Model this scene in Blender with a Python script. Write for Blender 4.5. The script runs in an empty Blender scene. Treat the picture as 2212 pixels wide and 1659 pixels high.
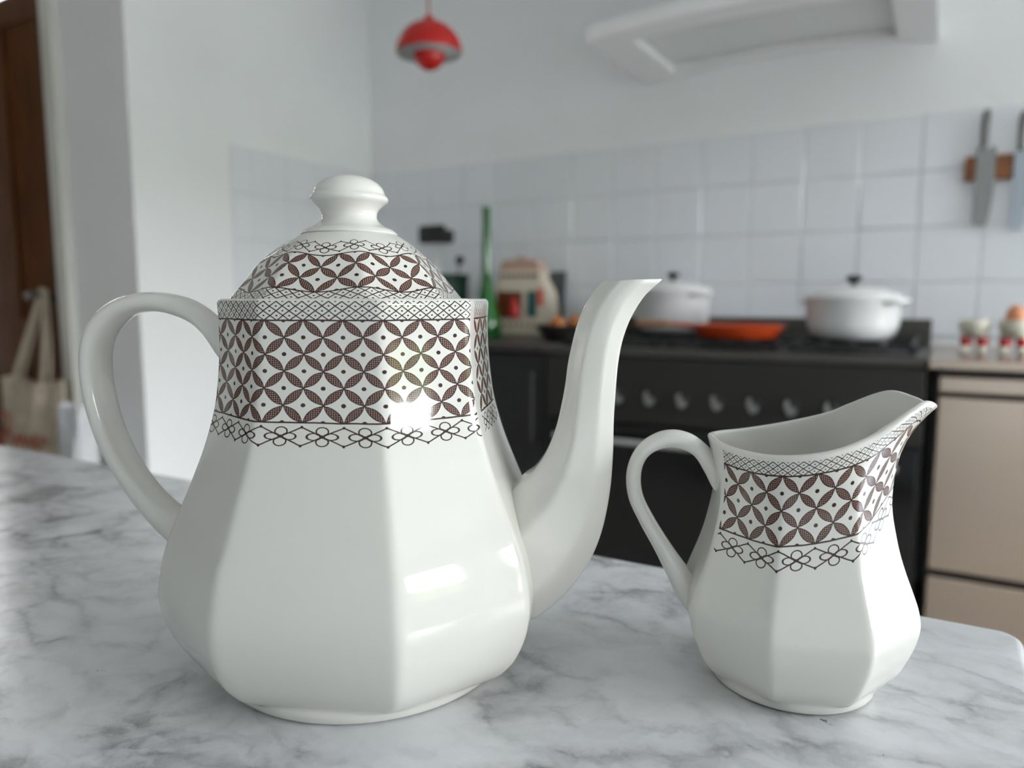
import bpy, bmesh, math, random
import numpy as np
from mathutils import Vector, Matrix

random.seed(7)
rng = np.random.default_rng(7)
scene = bpy.context.scene
COL = scene.collection
PI = math.pi
R_ = math.radians

# ------------------------------------------------------------------ camera
TABLE = 0.92
EYE = TABLE + 0.165
YAW, PITCH, FPX = 30.0, 6.45, 1600.0
cam = bpy.data.cameras.new('camera')
cam.sensor_fit = 'HORIZONTAL'
cam.sensor_width = 36.0
cam.lens = FPX / 2212.0 * 36.0
cam.clip_start = 0.01
cam.dof.use_dof = True
cam.dof.focus_distance = 0.305
cam.dof.aperture_fstop = 6.4
cam_ob = bpy.data.objects.new('camera', cam)
COL.objects.link(cam_ob)
cam_ob.location = (0, 0, EYE)
cam_ob.rotation_euler = (R_(90 - PITCH), 0, R_(YAW))
scene.camera = cam_ob

# ------------------------------------------------------------------ view
scene.view_settings.view_transform = 'Standard'
scene.view_settings.look = 'None'
scene.view_settings.gamma = 1.0
scene.view_settings.use_curve_mapping = False
scene.view_settings.exposure = 0.0

# ------------------------------------------------------------------ sky
SKY = 44.5
world = bpy.data.worlds.new('overcast_sky')
scene.world = world
world.use_nodes = True
wt = world.node_tree
wt.nodes.clear()
w_out = wt.nodes.new('ShaderNodeOutputWorld')
w_bg = wt.nodes.new('ShaderNodeBackground')
w_tc = wt.nodes.new('ShaderNodeTexCoord')
w_sep = wt.nodes.new('ShaderNodeSeparateXYZ')
wt.links.new(w_tc.outputs['Generated'], w_sep.inputs[0])
w_no = wt.nodes.new('ShaderNodeTexNoise')
w_no.inputs['Scale'].default_value = 3.5
w_no.inputs['Detail'].default_value = 6.0
wt.links.new(w_tc.outputs['Generated'], w_no.inputs['Vector'])
w_cr = wt.nodes.new('ShaderNodeValToRGB')
w_cr.color_ramp.elements[0].position = 0.40
w_cr.color_ramp.elements[0].color = (0.62, 0.76, 1.0, 1)
w_cr.color_ramp.elements[1].position = 0.60
w_cr.color_ramp.elements[1].color = (1.0, 1.0, 1.0, 1)
wt.links.new(w_no.outputs['Fac'], w_cr.inputs['Fac'])
w_tn = wt.nodes.new('ShaderNodeTexNoise')
w_tn.inputs['Scale'].default_value = 14.0
w_tn.inputs['Detail'].default_value = 5.0
wt.links.new(w_tc.outputs['Generated'], w_tn.inputs['Vector'])
w_ma = wt.nodes.new('ShaderNodeMath')
w_ma.operation = 'MULTIPLY_ADD'
w_ma.inputs[1].default_value = 0.5
w_ma.inputs[2].default_value = 0.5
wt.links.new(w_sep.outputs['Z'], w_ma.inputs[0])
w_mb = wt.nodes.new('ShaderNodeMath')
w_mb.operation = 'MULTIPLY_ADD'
w_mb.inputs[1].default_value = 0.035
wt.links.new(w_tn.outputs['Fac'], w_mb.inputs[0])
wt.links.new(w_ma.outputs[0], w_mb.inputs[2])
w_gr = wt.nodes.new('ShaderNodeValToRGB')          # lawn, hedge and trees, then sky
cr0 = w_gr.color_ramp
cr0.elements[0].position = 0.500
cr0.elements[0].color = (0.15, 0.155, 0.12, 1)
cr0.elements[1].position = 0.512
cr0.elements[1].color = (0.065, 0.075, 0.04, 1)
for pos, c in ((0.562, (0.065, 0.075, 0.04, 1)), (0.572, (1, 1, 1, 1))):
    e = cr0.elements.new(pos)
    e.color = c
wt.links.new(w_mb.outputs[0], w_gr.inputs['Fac'])
w_mx = wt.nodes.new('ShaderNodeMix')
w_mx.data_type = 'RGBA'
w_mx.blend_type = 'MULTIPLY'
w_mx.inputs[0].default_value = 1.0
wt.links.new(w_gr.outputs['Color'], w_mx.inputs[6])
wt.links.new(w_cr.outputs['Color'], w_mx.inputs[7])
wt.links.new(w_mx.outputs[2], w_bg.inputs['Color'])
w_bg.inputs['Strength'].default_value = SKY
wt.links.new(w_bg.outputs[0], w_out.inputs[0])

# daylight portals in the openings of the two garden windows (right wall)
WIN_X = 5.0
WINS = ((-0.12, 0.56, 0.90, 2.42), (1.12, 3.10, 0.25, 2.45))
for wy0, wy1, wz0, wz1 in WINS:
    pl = bpy.data.lights.new('window_daylight_portal', 'AREA')
    pl.shape = 'RECTANGLE'
    pl.size = wz1 - wz0
    pl.size_y = wy1 - wy0
    pl.cycles.is_portal = True
    pl_ob = bpy.data.objects.new('window_daylight_portal', pl)
    COL.objects.link(pl_ob)
    pl_ob.location = (WIN_X + 0.11, (wy0 + wy1) / 2, (wz0 + wz1) / 2)
    pl_ob.rotation_euler = (0, R_(90), 0)

Y_NEAR = -2.3
scene.cycles.max_bounces = 10
scene.cycles.diffuse_bounces = 6
scene.cycles.glossy_bounces = 5
scene.cycles.caustics_reflective = False
scene.cycles.caustics_refractive = False

# ================================================================== helpers
def mesh_obj(name, verts, faces, mat, parent=None, smooth=False, uvs=None, loc=None, auto=None):
    me = bpy.data.meshes.new(name)
    me.from_pydata([tuple(v) for v in verts], [], faces)
    if uvs is not None:
        lay = me.uv_layers.new(name='pattern')
        k = 0
        for f in uvs:
            for q in f:
                lay.data[k].uv = q
                k += 1
    if smooth:
        me.polygons.foreach_set('use_smooth', [True] * len(me.polygons))
    me.update()
    if auto is not None:
        me.set_sharp_from_angle(angle=R_(auto))
    me.materials.append(mat)
    ob = bpy.data.objects.new(name, me)
    COL.objects.link(ob)
    if loc is not None:
        ob.location = loc
    if parent is not None:
        ob.parent = parent
    return ob


def empty(name, loc, rz=0.0):
    o = bpy.data.objects.new(name, None)
    COL.objects.link(o)
    o.location = loc
    o.rotation_euler = (0, 0, rz)
    o.empty_display_size = 0.05
    return o


def tag(o, label, cat, group=None):
    o['label'] = label
    o['category'] = cat
    if group:
        o['group'] = group
    return o


def struct(o, label=None, cat=None):
    o['kind'] = 'structure'
    if label:
        o['label'] = label
        o['category'] = cat
    return o


class MB:
    """collects shapes into one mesh"""
    def __init__(self):
        self.v, self.f = [], []

    def add(self, vs, fs):
        n = len(self.v)
        self.v += [tuple(p) for p in vs]
        self.f += [tuple(i + n for i in f) for f in fs]
        return self

    def box(self, x0, x1, y0, y1, z0, z1, bev=0.0, seg=2):
        bm = bmesh.new()
        bmesh.ops.create_cube(bm, size=1.0)
        for v in bm.verts:
            v.co = Vector((x0 + (v.co.x + .5) * (x1 - x0), y0 + (v.co.y + .5) * (y1 - y0), z0 + (v.co.z + .5) * (z1 - z0)))
        if bev > 0:
            bmesh.ops.bevel(bm, geom=list(bm.edges), offset=bev, segments=seg, profile=0.5, affect='EDGES')
        bm.verts.index_update()
        self.add([v.co[:] for v in bm.verts], [[q.index for q in f.verts] for f in bm.faces])
        bm.free()
        return self

    def lathe(self, prof, n=32, c=(0, 0, 0), sx=1.0, sy=1.0):
        vs, fs = [], []
        for r, z in prof:
            for i in range(n):
                a = 2 * PI * i / n
                vs.append((c[0] + r * math.cos(a) * sx, c[1] + r * math.sin(a) * sy, c[2] + z))
        for j in range(len(prof) - 1):
            for i in range(n):
                k = (i + 1) % n
                fs.append((j * n + i, j * n + k, (j + 1) * n + k, (j + 1) * n + i))
        if prof[0][0] > 1e-5:
            fs.append(tuple(reversed(range(n))))
        if prof[-1][0] > 1e-5:
            fs.append(tuple((len(prof) - 1) * n + i for i in range(n)))
        return self.add(vs, fs)

    def tube(self, pts, rad, n=12, flat=1.0, up=(0, 0, 1)):
        pts = [Vector(p) for p in pts]
        m = len(pts)
        rad = [rad] * m if isinstance(rad, (int, float)) else rad
        vs, fs = [], []
        for i, p in enumerate(pts):
            t = (pts[min(i + 1, m - 1)] - pts[max(i - 1, 0)]).normalized()
            s = t.cross(Vector(up))
            if s.length < 1e-4:
                s = t.cross(Vector((1, 0, 0)))
            s.normalize()
            b = s.cross(t)
            for k in range(n):
                a = 2 * PI * k / n
                vs.append(p + (s * math.cos(a) + b * math.sin(a) * flat) * rad[i])
        for i in range(m - 1):
            for k in range(n):
                q = (k + 1) % n
                fs.append((i * n + k, i * n + q, (i + 1) * n + q, (i + 1) * n + k))
        fs.append(tuple(reversed(range(n))))
        fs.append(tuple((m - 1) * n + k for k in range(n)))
        return self.add(vs, fs)

    def prism(self, poly, axis, a0, a1):
        """polygon in the two other axes, extruded along axis"""
        n = len(poly)
        def P(q, a):
            return {'x': (a, q[0], q[1]), 'y': (q[0], a, q[1]), 'z': (q[0], q[1], a)}[axis]
        vs = [P(q, a0) for q in poly] + [P(q, a1) for q in poly]
        fs = [tuple(range(n)), tuple(reversed(range(n, 2 * n)))]
        fs += [(i, i + n, (i + 1) % n + n, (i + 1) % n) for i in range(n)]
        return self.add(vs, fs)

    def build(self, name, mat, parent=None, smooth=False, auto=None, loc=None):
        o = mesh_obj(name, self.v, self.f, mat, parent, smooth or auto is not None, loc=loc)
        bm = bmesh.new()
        bm.from_mesh(o.data)
        bmesh.ops.recalc_face_normals(bm, faces=list(bm.faces))
        bm.to_mesh(o.data)
        bm.free()
        if auto is not None:
            o.data.set_sharp_from_angle(angle=R_(auto))
        return o


def cr(keys, n):
    """Catmull-Rom through keys (list of equal-length tuples) -> n samples, arc-length spaced"""
    P = np.array(keys, float)
    P = np.vstack([2 * P[0] - P[1], P, 2 * P[-1] - P[-2]])
    out = []
    for i in range(1, len(P) - 2):
        for t in np.linspace(0, 1, 16, endpoint=False):
            a, b, c, d = P[i - 1], P[i], P[i + 1], P[i + 2]
            out.append(.5 * ((2 * b) + (c - a) * t + (2 * a - 5 * b + 4 * c - d) * t * t + (3 * b - a - 3 * c + d) * t ** 3))
    out.append(P[-2])
    out = np.array(out)
    L = np.concatenate([[0], np.cumsum(np.linalg.norm(np.diff(out, axis=0), axis=1))])
    s = np.linspace(0, L[-1], n)
    return np.array([[np.interp(x, L, out[:, k]) for k in range(out.shape[1])] for x in s])


def pchip(xs, ys, x):
    """smooth 1-D interpolation through (xs, ys)"""
    K = cr(list(zip(xs, ys)), 400)
    return np.interp(x, K[:, 0], K[:, 1])


def grid_faces(nr, nc, wrap=True):
    fs = []
    for j in range(nr - 1):
        for i in range(nc if wrap else nc - 1):
            k = (i + 1) % nc
            fs.append((j * nc + i, j * nc + k, (j + 1) * nc + k, (j + 1) * nc + i))
    return fs


# ================================================================== materials
def princ(name, color, rough=0.5, metal=0.0, spec=0.5, **kw):
    m = bpy.data.materials.new(name)
    m.use_nodes = True
    b = m.node_tree.nodes['Principled BSDF']
    b.inputs['Base Color'].default_value = (*color, 1)
    b.inputs['Roughness'].default_value = rough
    b.inputs['Metallic'].default_value = metal
    b.inputs['Specular IOR Level'].default_value = spec
    for k, v in kw.items():
        b.inputs[k].default_value = v
    return m


def vary(m, color, color2, scale=4.0, stretch=(1, 1, 1), detail=4.0, bump=0.0, lo=0.35, hi=0.65):
    """two-colour noise on an existing principled material"""
    nt = m.node_tree
    b = nt.nodes['Principled BSDF']
    tc = nt.nodes.new('ShaderNodeTexCoord')
    mp = nt.nodes.new('ShaderNodeMapping')
    mp.inputs['Scale'].default_value = stretch
    no = nt.nodes.new('ShaderNodeTexNoise')
    no.inputs['Scale'].default_value = scale
    no.inputs['Detail'].default_value = detail
    rp = nt.nodes.new('ShaderNodeValToRGB')
    rp.color_ramp.elements[0].position = lo
    rp.color_ramp.elements[0].color = (*color, 1)
    rp.color_ramp.elements[1].position = hi
    rp.color_ramp.elements[1].color = (*color2, 1)
    nt.links.new(tc.outputs['Object'], mp.inputs[0])
    nt.links.new(mp.outputs[0], no.inputs['Vector'])
    nt.links.new(no.outputs['Fac'], rp.inputs['Fac'])
    nt.links.new(rp.outputs['Color'], b.inputs['Base Color'])
    if bump:
        bp = nt.nodes.new('ShaderNodeBump')
        bp.inputs['Strength'].default_value = bump
        bp.inputs['Distance'].default_value = 0.002
        nt.links.new(no.outputs['Fac'], bp.inputs['Height'])
        nt.links.new(bp.outputs[0], b.inputs['Normal'])
    return m


class X:
    """tiny expression builder for shader math"""
    nt = None

    def __init__(self, s):
        self.s = s

    @staticmethod
    def op(o, *a):
        n = X.nt.nodes.new('ShaderNodeMath')
        n.operation = o
        for i, q in enumerate(a):
            if isinstance(q, X):
                X.nt.links.new(q.s, n.inputs[i])
            else:
                n.inputs[i].default_value = q
        return X(n.outputs[0])

    def __add__(s, o): return X.op('ADD', s, o)
    __radd__ = __add__
    def __sub__(s, o): return X.op('SUBTRACT', s, o)
    def __rsub__(s, o): return X.op('SUBTRACT', o, s)
    def __mul__(s, o): return X.op('MULTIPLY', s, o)
    __rmul__ = __mul__
    def __truediv__(s, o): return X.op('DIVIDE', s, o)
    def __lt__(s, o): return X.op('LESS_THAN', s, o)
    def __gt__(s, o): return X.op('GREATER_THAN', s, o)
    def abs(s): return X.op('ABSOLUTE', s)
    def fract(s): return X.op('FRACT', s)
    def near(s): return X.op('ABSOLUTE', s - X.op('ROUND', s))
    def sin(s): return X.op('SINE', s)
    def max(s, o): return X.op('MAXIMUM', s, o)
    def min(s, o): return X.op('MINIMUM', s, o)


def hyp(a, b):
    return X.op('SQRT', a * a + b * b)


GLAZE = (0.655, 0.648, 0.603)


def ceramic(name):
    m = princ(name, GLAZE, rough=0.06, spec=0.5)
    vary(m, GLAZE, (0.637, 0.63, 0.583), scale=22, lo=0.40, hi=0.9)
    return m


def printed(name, N, kl, foff, lm=3.0, wob=0.02):
    """white glaze with the brown transfer print: crosshatch border, petal lattice of N rows, flower chain"""
    m = princ(name, GLAZE, rough=0.06, spec=0.5)
    nt = m.node_tree
    X.nt = nt
    b = nt.nodes['Principled BSDF']
    uv = nt.nodes.new('ShaderNodeUVMap')
    uv.uv_map = 'pattern'
    no = nt.nodes.new('ShaderNodeTexNoise')
    no.inputs['Scale'].default_value = 2.3
    no.inputs['Detail'].default_value = 2.0
    nt.links.new(uv.outputs[0], no.inputs['Vector'])
    sn = nt.nodes.new('ShaderNodeSeparateColor')
    nt.links.new(no.outputs['Color'], sn.inputs[0])
    su = nt.nodes.new('ShaderNodeSeparateXYZ')
    nt.links.new(uv.outputs[0], su.inputs[0])
    u = X(su.outputs[0]) + (X(sn.outputs[0]) - .5) * (wob * 2)
    v = X(su.outputs[1]) + (X(sn.outputs[1]) - .5) * (wob * 2)
    # --- petals
    P, Q = u + v, u - v
    main = (v > 0.0) * (v < N)
    def petal(a, t):
        f = t.fract()
        w = f * (1.0 - f) * (4 * 0.172)
        d = a.near()
        return d < w, d < (w - 0.038)
    o1, i1 = petal(P, Q)
    o2, i2 = petal(Q, P)
    outer, inner = o1.max(o2), i1.max(i2)
    k = 2 * PI * 9.0
    stip = ((P * k).sin() * (Q * k).sin()) > -0.34
    dot = (hyp(P.fract() - .5, Q.fract() - .5) < 0.086).max(hyp(P.near(), Q.near()) < 0.05)
    ink = (outer * (1.0 - inner)).max(inner * stip).max(dot) * main
    tan = inner * (1.0 - stip) * main
    lines = (v.abs() < 0.024).max((v - N).abs() < 0.024)
    # --- crosshatch
    V = v * (-kl)
    p, q = u * lm + V, u * lm - V
    lat = (V > 0.0) * (V < 2.03)
    lw = 0.078
    hatch = (p.near().min(q.near()) < lw).max(hyp(p.fract() - .5, q.fract() - .5) < 0.125) * lat
    # --- flower chain
    fy = v - (N + 0.40)
    fx = (u + foff).fract() - .5
    ax, ay = fx.abs(), fy.abs()
    fl = (fy > -0.36) * (fy < 0.42)
    def ring(cx, cy, rx, ry, lw):
        return (hyp((ax - cx) / rx, (ay - cy) / ry) - 1.0).abs() < lw
    petals = ring(0.0, 0.145, 0.145, 0.125, 0.135).max(ring(0.205, 0.0, 0.165, 0.095, 0.165))
    zig = ((ay - ax * 0.54).abs() < 0.022) * (ax > 0.07)
    ends = hyp(ax - .5, (ay - .27) * .85) < 0.036
    eye = hyp(ax, fy * .85) < 0.042
    flower = petals.max(zig).max(ends).max(eye) * fl
    dark = ink.max(lines).max(hatch).max(flower)
    mx1 = nt.nodes.new('ShaderNodeMix')
    mx1.data_type = 'RGBA'
    mx1.inputs[6].default_value = (*GLAZE, 1)
    mx1.inputs[7].default_value = (0.44, 0.27, 0.205, 1)
    nt.links.new(tan.s, mx1.inputs[0])
    mx2 = nt.nodes.new('ShaderNodeMix')
    mx2.data_type = 'RGBA'
    mx2.inputs[7].default_value = (0.030, 0.0095, 0.0085, 1)
    nt.links.new(dark.s, mx2.inputs[0])
    nt.links.new(mx1.outputs[2], mx2.inputs[6])
    nt.links.new(mx2.outputs[2], b.inputs['Base Color'])
    return m


def marble():
    m = princ('carrara_marble', (.65, .65, .66), rough=0.24, spec=0.5)
    nt = m.node_tree
    X.nt = nt
    b = nt.nodes['Principled BSDF']
    tc = nt.nodes.new('ShaderNodeTexCoord')

    def noise(scale, detail, vec, dist=0.0, rough=.55):
        n = nt.nodes.new('ShaderNodeTexNoise')
        n.inputs['Scale'].default_value = scale
        n.inputs['Detail'].default_value = detail
        n.inputs['Roughness'].default_value = rough
        n.inputs['Distortion'].default_value = dist
        nt.links.new(vec, n.inputs['Vector'])
        return n

    # warp the coordinates so that the veins wander
    wn = noise(9.0, 9, tc.outputs['Object'], 0.0, .62)
    sub = nt.nodes.new('ShaderNodeVectorMath')
    sub.operation = 'SUBTRACT'
    sub.inputs[1].default_value = (.5, .5, .5)
    nt.links.new(wn.outputs['Color'], sub.inputs[0])
    scl = nt.nodes.new('ShaderNodeVectorMath')
    scl.operation = 'SCALE'
    scl.inputs['Scale'].default_value = .085
    nt.links.new(sub.outputs[0], scl.inputs[0])
    addv = nt.nodes.new('ShaderNodeVectorMath')
    nt.links.new(tc.outputs['Object'], addv.inputs[0])
    nt.links.new(scl.outputs[0], addv.inputs[1])
    mp = nt.nodes.new('ShaderNodeMapping')
    mp.inputs['Rotation'].default_value = (0, 0, R_(-32))
    mp.inputs['Scale'].default_value = (1.0, 1.55, 1.0)
    nt.links.new(addv.outputs[0], mp.inputs[0])
    base = mp.outputs[0]

    def net(scale, width, power):
        vo = nt.nodes.new('ShaderNodeTexVoronoi')
        vo.feature = 'DISTANCE_TO_EDGE'
        vo.inputs['Scale'].default_value = scale
        nt.links.new(base, vo.inputs['Vector'])
        d = (X(vo.outputs['Distance']) / width).min(1.0)
        return X.op('POWER', 1.0 - d, power)

    cloud = X(noise(5.5, 5, base, 0.4).outputs['Fac'])
    cloud2 = X(noise(13.0, 6, base, 0.5).outputs['Fac'])
    fine = X(noise(60.0, 5, base, 0.3).outputs['Fac'])
    gate = ((cloud - 0.40) * 5.5).max(0.0).min(1.0)
    gate2 = ((cloud2 - 0.36) * 4.0).max(0.0).min(1.0)
    veins = net(13.0, .22, 2.2) * gate2 * 0.34 + net(13.0, .06, 1.0) * gate2 * 0.12 + net(29.0, .26, 1.8) * gate * gate2 * 0.34 + net(44.0, .14, 1.2) * gate * gate2 * 0.20 + net(6.0, .14, 1.8) * gate2 * 0.20
    soft = ((cloud - 0.42) * 3.0).max(0.0).min(1.0) * ((cloud2 - 0.25) * 2.0).max(0.0).min(1.0)
    fac = (veins * (fine * .9 + .55) + soft * 0.38 + (fine - .5) * .24).max(0.0).min(1.0)
    # small dark mineral specks
    sp = noise(75.0, 4, base)
    sp2 = noise(7.0, 1, base)
    speck = ((X(sp.outputs['Fac']) - 0.715) * 40.0).max(0.0).min(1.0) * ((X(sp2.outputs['Fac']) - 0.5) * 12.0).max(0.0).min(1.0)
    mx = nt.nodes.new('ShaderNodeMix')
    mx.data_type = 'RGBA'
    mx.inputs[6].default_value = (0.66, 0.668, 0.682, 1)
    mx.inputs[7].default_value = (0.15, 0.154, 0.155, 1)
    nt.links.new(fac.s, mx.inputs[0])
    mx2 = nt.nodes.new('ShaderNodeMix')
    mx2.data_type = 'RGBA'
    mx2.inputs[7].default_value = (0.04, 0.04, 0.045, 1)
    nt.links.new(speck.s, mx2.inputs[0])
    nt.links.new(mx.outputs[2], mx2.inputs[6])
    nt.links.new(mx2.outputs[2], b.inputs['Base Color'])
    return m


M_wall = vary(princ('white_wall_paint', (.89, .895, .895), rough=.7, spec=.3), (.89, .895, .895), (.87, .875, .875), scale=2.0, bump=.05)
M_bouncecut = vary(princ('bounce_cutting_wall', (.20, .17, .145), rough=.7, spec=.3), (.20, .17, .145), (.18, .15, .125), scale=2.0)  # dark tone added to the unseen far left wall to cut bounced light
M_ceil = princ('ceiling_paint', (.89, .895, .895), rough=.8)
M_floor = vary(princ('oak_floor', (.43, .405, .375), rough=.45), (.45, .425, .395), (.38, .355, .325), scale=6, stretch=(.6, 6, 1))
M_grout = princ('pale_grout', (.70, .70, .69), rough=.8)
M_tile = princ('white_glazed_tile', (.825, .84, .868), rough=.12)
M_frame = vary(princ('cream_gloss_paint', (.72, .71, .66), rough=.3), (.74, .73, .68), (.69, .68, .63), scale=5)
M_door = vary(princ('varnished_pine', (.11, .037, .008), rough=.5, spec=.2), (.125, .042, .009), (.06, .019, .004), scale=5, stretch=(5, 5, .7))
M_black = princ('black_iron', (.012, .012, .012), rough=.4)
M_white_en = princ('white_enamel', (.82, .82, .81), rough=.12)
M_hood = princ('white_lacquered_steel', (.85, .85, .84), rough=.3)
M_hood_in = princ('hood_glass_panel', (.74, .75, .74), rough=.25)
M_steel = vary(princ('brushed_steel', (.55, .45, .365), rough=.24, metal=1.0), (.555, .455, .37), (.535, .435, .35), scale=3, stretch=(.5, .5, 60))
M_dksteel = vary(princ('dark_steel', (.015, .013, .011), rough=.45, metal=.0), (.016, .0138, .0117), (.012, .0102, .0085), scale=3, stretch=(.5, .5, 60))
M_midsteel = princ('hob_steel', (.085, .080, .070), rough=.4, metal=.5)
M_satin = princ('pale_satin_steel', (.78, .78, .77), rough=.5, metal=.6)
M_knob = princ('knob_steel', (.42, .42, .42), rough=.3, metal=1.0)
M_chrome = princ('satin_chrome', (.72, .72, .72), rough=.22, metal=1.0)
M_ovenglass = princ('black_oven_glass', (.006, .006, .006), rough=.12)
M_dkcab = princ('black_cabinet', (.010, .010, .010), rough=.5)
M_dktop = princ('dark_stone_top', (.035, .030, .028), rough=.35)
M_red = princ('red_lamp_enamel', (.52, .007, .004), rough=.22)
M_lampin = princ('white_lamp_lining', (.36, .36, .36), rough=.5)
M_orange = princ('orange_red_enamel', (.62, .075, .018), rough=.2)
M_wood = vary(princ('pale_wood', (.48, .24, .10), rough=.5), (.50, .25, .10), (.36, .17, .065), scale=8, stretch=(1, 8, 8))
M_rack = vary(princ('walnut_wood', (.24, .085, .022), rough=.4), (.27, .095, .025), (.17, .058, .015), scale=6, stretch=(1.5, 14, 14))
M_blade = princ('blade_steel', (.30, .30, .30), rough=.2, metal=1.0)
M_blade2 = princ('polished_blade_steel', (.42, .46, .52), rough=.12, metal=1.0)
M_dkhandle = princ('grey_knife_handle', (.16, .16, .155), rough=.4, metal=.6)
M_grip = princ('dimpled_steel_grip', (.55, .55, .54), rough=.35, metal=.9)
M_cream = princ('cream_ceramic', (.74, .70, .57), rough=.15)
M_sock = princ('red_glaze', (.58, .015, .02), rough=.2)
M_egg = princ('brown_eggshell', (.66, .27, .13), rough=.5)
M_shoe = princ('tan_shoe_glaze', (.48, .38, .24), rough=.25)
M_gglass = princ('green_glass', (.012, .24, .022), rough=.06, **{'Transmission Weight': .55})
M_dkgreen = princ('dark_green_glaze', (.006, .035, .020), rough=.2)
M_house = princ('cream_house_glaze', (.66, .58, .46), rough=.3)
M_pinkroof = princ('dusty_pink_glaze', (.50, .33, .25), rough=.35)
M_brown = princ('brown_glaze', (.14, .035, .012), rough=.3)
M_redpaint = princ('red_paint', (.60, .025, .025), rough=.3)
M_coral = princ('coral_paint', (.62, .13, .09), rough=.3)
M_teal = princ('dark_teal_paint', (.005, .09, .085), rough=.3)
M_canvas = vary(princ('natural_canvas', (.50, .42, .32), rough=.9), (.52, .44, .34), (.44, .37, .28), scale=30, bump=.2)
M_print = princ('rust_red_print', (.30, .055, .025), rough=.8)
M_wbag = vary(princ('white_paper', (.66, .67, .69), rough=.9), (.68, .69, .71), (.58, .59, .61), scale=12, bump=.2)
M_onion = vary(princ('onion_skin', (.52, .19, .045), rough=.4), (.56, .21, .05), (.42, .13, .03), scale=9, stretch=(1, 1, .3))
M_cabinet = princ('grey_painted_cabinet', (.45, .46, .46), rough=.5)
M_cer = ceramic('white_glaze')
M_marble = marble()

# ================================================================== the room
WB = 3.2            # face of the back wall
WL = -2.735         # face of the left wall
RET = 1.805         # face of the return wall with the door
X_FAR, CEIL = -4.6, 2.75
TZ0, TP = 0.948, 0.2035         # tiles: foot and pitch

struct(MB().box(X_FAR - .1, WIN_X + .1, Y_NEAR - .1, WB + .1, -.1, 0).build('floor', M_floor), 'pale oak floor of the kitchen', 'floor')
struct(MB().box(X_FAR - .1, WIN_X + .1, Y_NEAR - .1, WB + .1, CEIL, CEIL + .1).build('ceiling', M_ceil), 'plain white kitchen ceiling', 'ceiling')
wall_back = struct(MB().box(WL - .1, WIN_X + .1, WB, WB + .1, 0, CEIL).build('wall_back', M_wall), 'white wall behind the cooker, lower part tiled', 'wall')
wall_left = struct(MB().box(WL - .1, WL, RET, WB, 0, CEIL).build('wall_left', M_wall), 'white side wall left of the cooker worktop', 'wall')
# return wall with the door opening
DX0, DX1, DZ = -4.22, -3.34, 2.42
wr = MB()
wr.box(-3.17, WL - .1, RET, RET + .1, 0, CEIL)
wr.box(DX0 - .17, -3.17, RET, RET + .1, DZ + .15, CEIL)
wr.box(X_FAR, DX0 - .17, RET, RET + .1, 0, CEIL)
struct(wr.build('wall_return', M_wall), 'shaded white wall beside the wooden door', 'wall')
struct(MB().box(X_FAR - .1, X_FAR, Y_NEAR, RET, 0, CEIL).build('wall_far_left', M_bouncecut), 'unseen far left wall of the room, dark colour added to cut bounced light', 'wall')
struct(MB().box(X_FAR - .1, WIN_X + .1, Y_NEAR - .1, Y_NEAR, 0, CEIL).build('wall_front', M_wall), 'white wall behind the camera', 'wall')
wrt = MB()
ys = [Y_NEAR] + [q for w in WINS for q in w[:2]] + [WB]
for k in range(0, len(ys), 2):
    wrt.box(WIN_X, WIN_X + .1, ys[k], ys[k + 1], 0, CEIL)
for wy0, wy1, wz0, wz1 in WINS:
    wrt.box(WIN_X, WIN_X + .1, wy0, wy1, 0, wz0)
    wrt.box(WIN_X, WIN_X + .1, wy0, wy1, wz1, CEIL)
struct(wrt.build('wall_right', M_wall), 'white wall with the garden windows', 'wall')
for n, (wy0, wy1, wz0, wz1) in enumerate(WINS):
    wf = empty('window_%d' % (n + 1), (WIN_X + .03, (wy0 + wy1) / 2, wz0))
    struct(wf, 'white framed garden window ' + ('beside the island' if n == 0 else 'nearest the cooker wall'), 'window')
    hw, hh = (wy1 - wy0) / 2, wz1 - wz0
    MB().box(0, .05, -hw, hw, 0, .05).box(0, .05, -hw, hw, hh - .05, hh).box(0, .05, -hw, -hw + .05, 0, hh).box(0, .05, hw - .05, hw, 0, hh).build('window_frame', M_frame, wf)
    MB().box(.005, .045, -.02, .02, .05, hh - .05).build('mullion', M_frame, wf)
    MB().box(.01, .04, -hw + .05, hw - .05, hh * .7, hh * .7 + .03).build('glazing_bar', M_frame, wf)

# tiles: one mesh, shared by every tile
tm = MB()
g, t, bv = .0016, .008, .0035
a = TP / 2 - g
tm.add([(-a, 0, -a), (a, 0, -a), (a, 0, a), (-a, 0, a), (-a, -t + bv, -a), (a, -t + bv, -a), (a, -t + bv, a), (-a, -t + bv, a),
        (-a + bv, -t, -a + bv), (a - bv, -t, -a + bv), (a - bv, -t, a - bv), (-a + bv, -t, a - bv)],
       [(0, 1, 5, 4), (1, 2, 6, 5), (2, 3, 7, 6), (3, 0, 4, 7), (4, 5, 9, 8), (5, 6, 10, 9), (6, 7, 11, 10), (7, 4, 8, 11), (8, 9, 10, 11)])
tile0 = tm.build('tile', M_tile)
tile_mesh = tile0.data
bpy.data.objects.remove(tile0)


def tile(parent, loc, rz, sx=1.0):
    o = bpy.data.objects.new('tile', tile_mesh)
    COL.objects.link(o)
    o.parent = parent
    o.location = loc
    o.rotation_euler = (R_(random.gauss(0, .35)), 0, rz + R_(random.gauss(0, .35)))
    o.scale = (sx, 1, 1)
    return o


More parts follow.
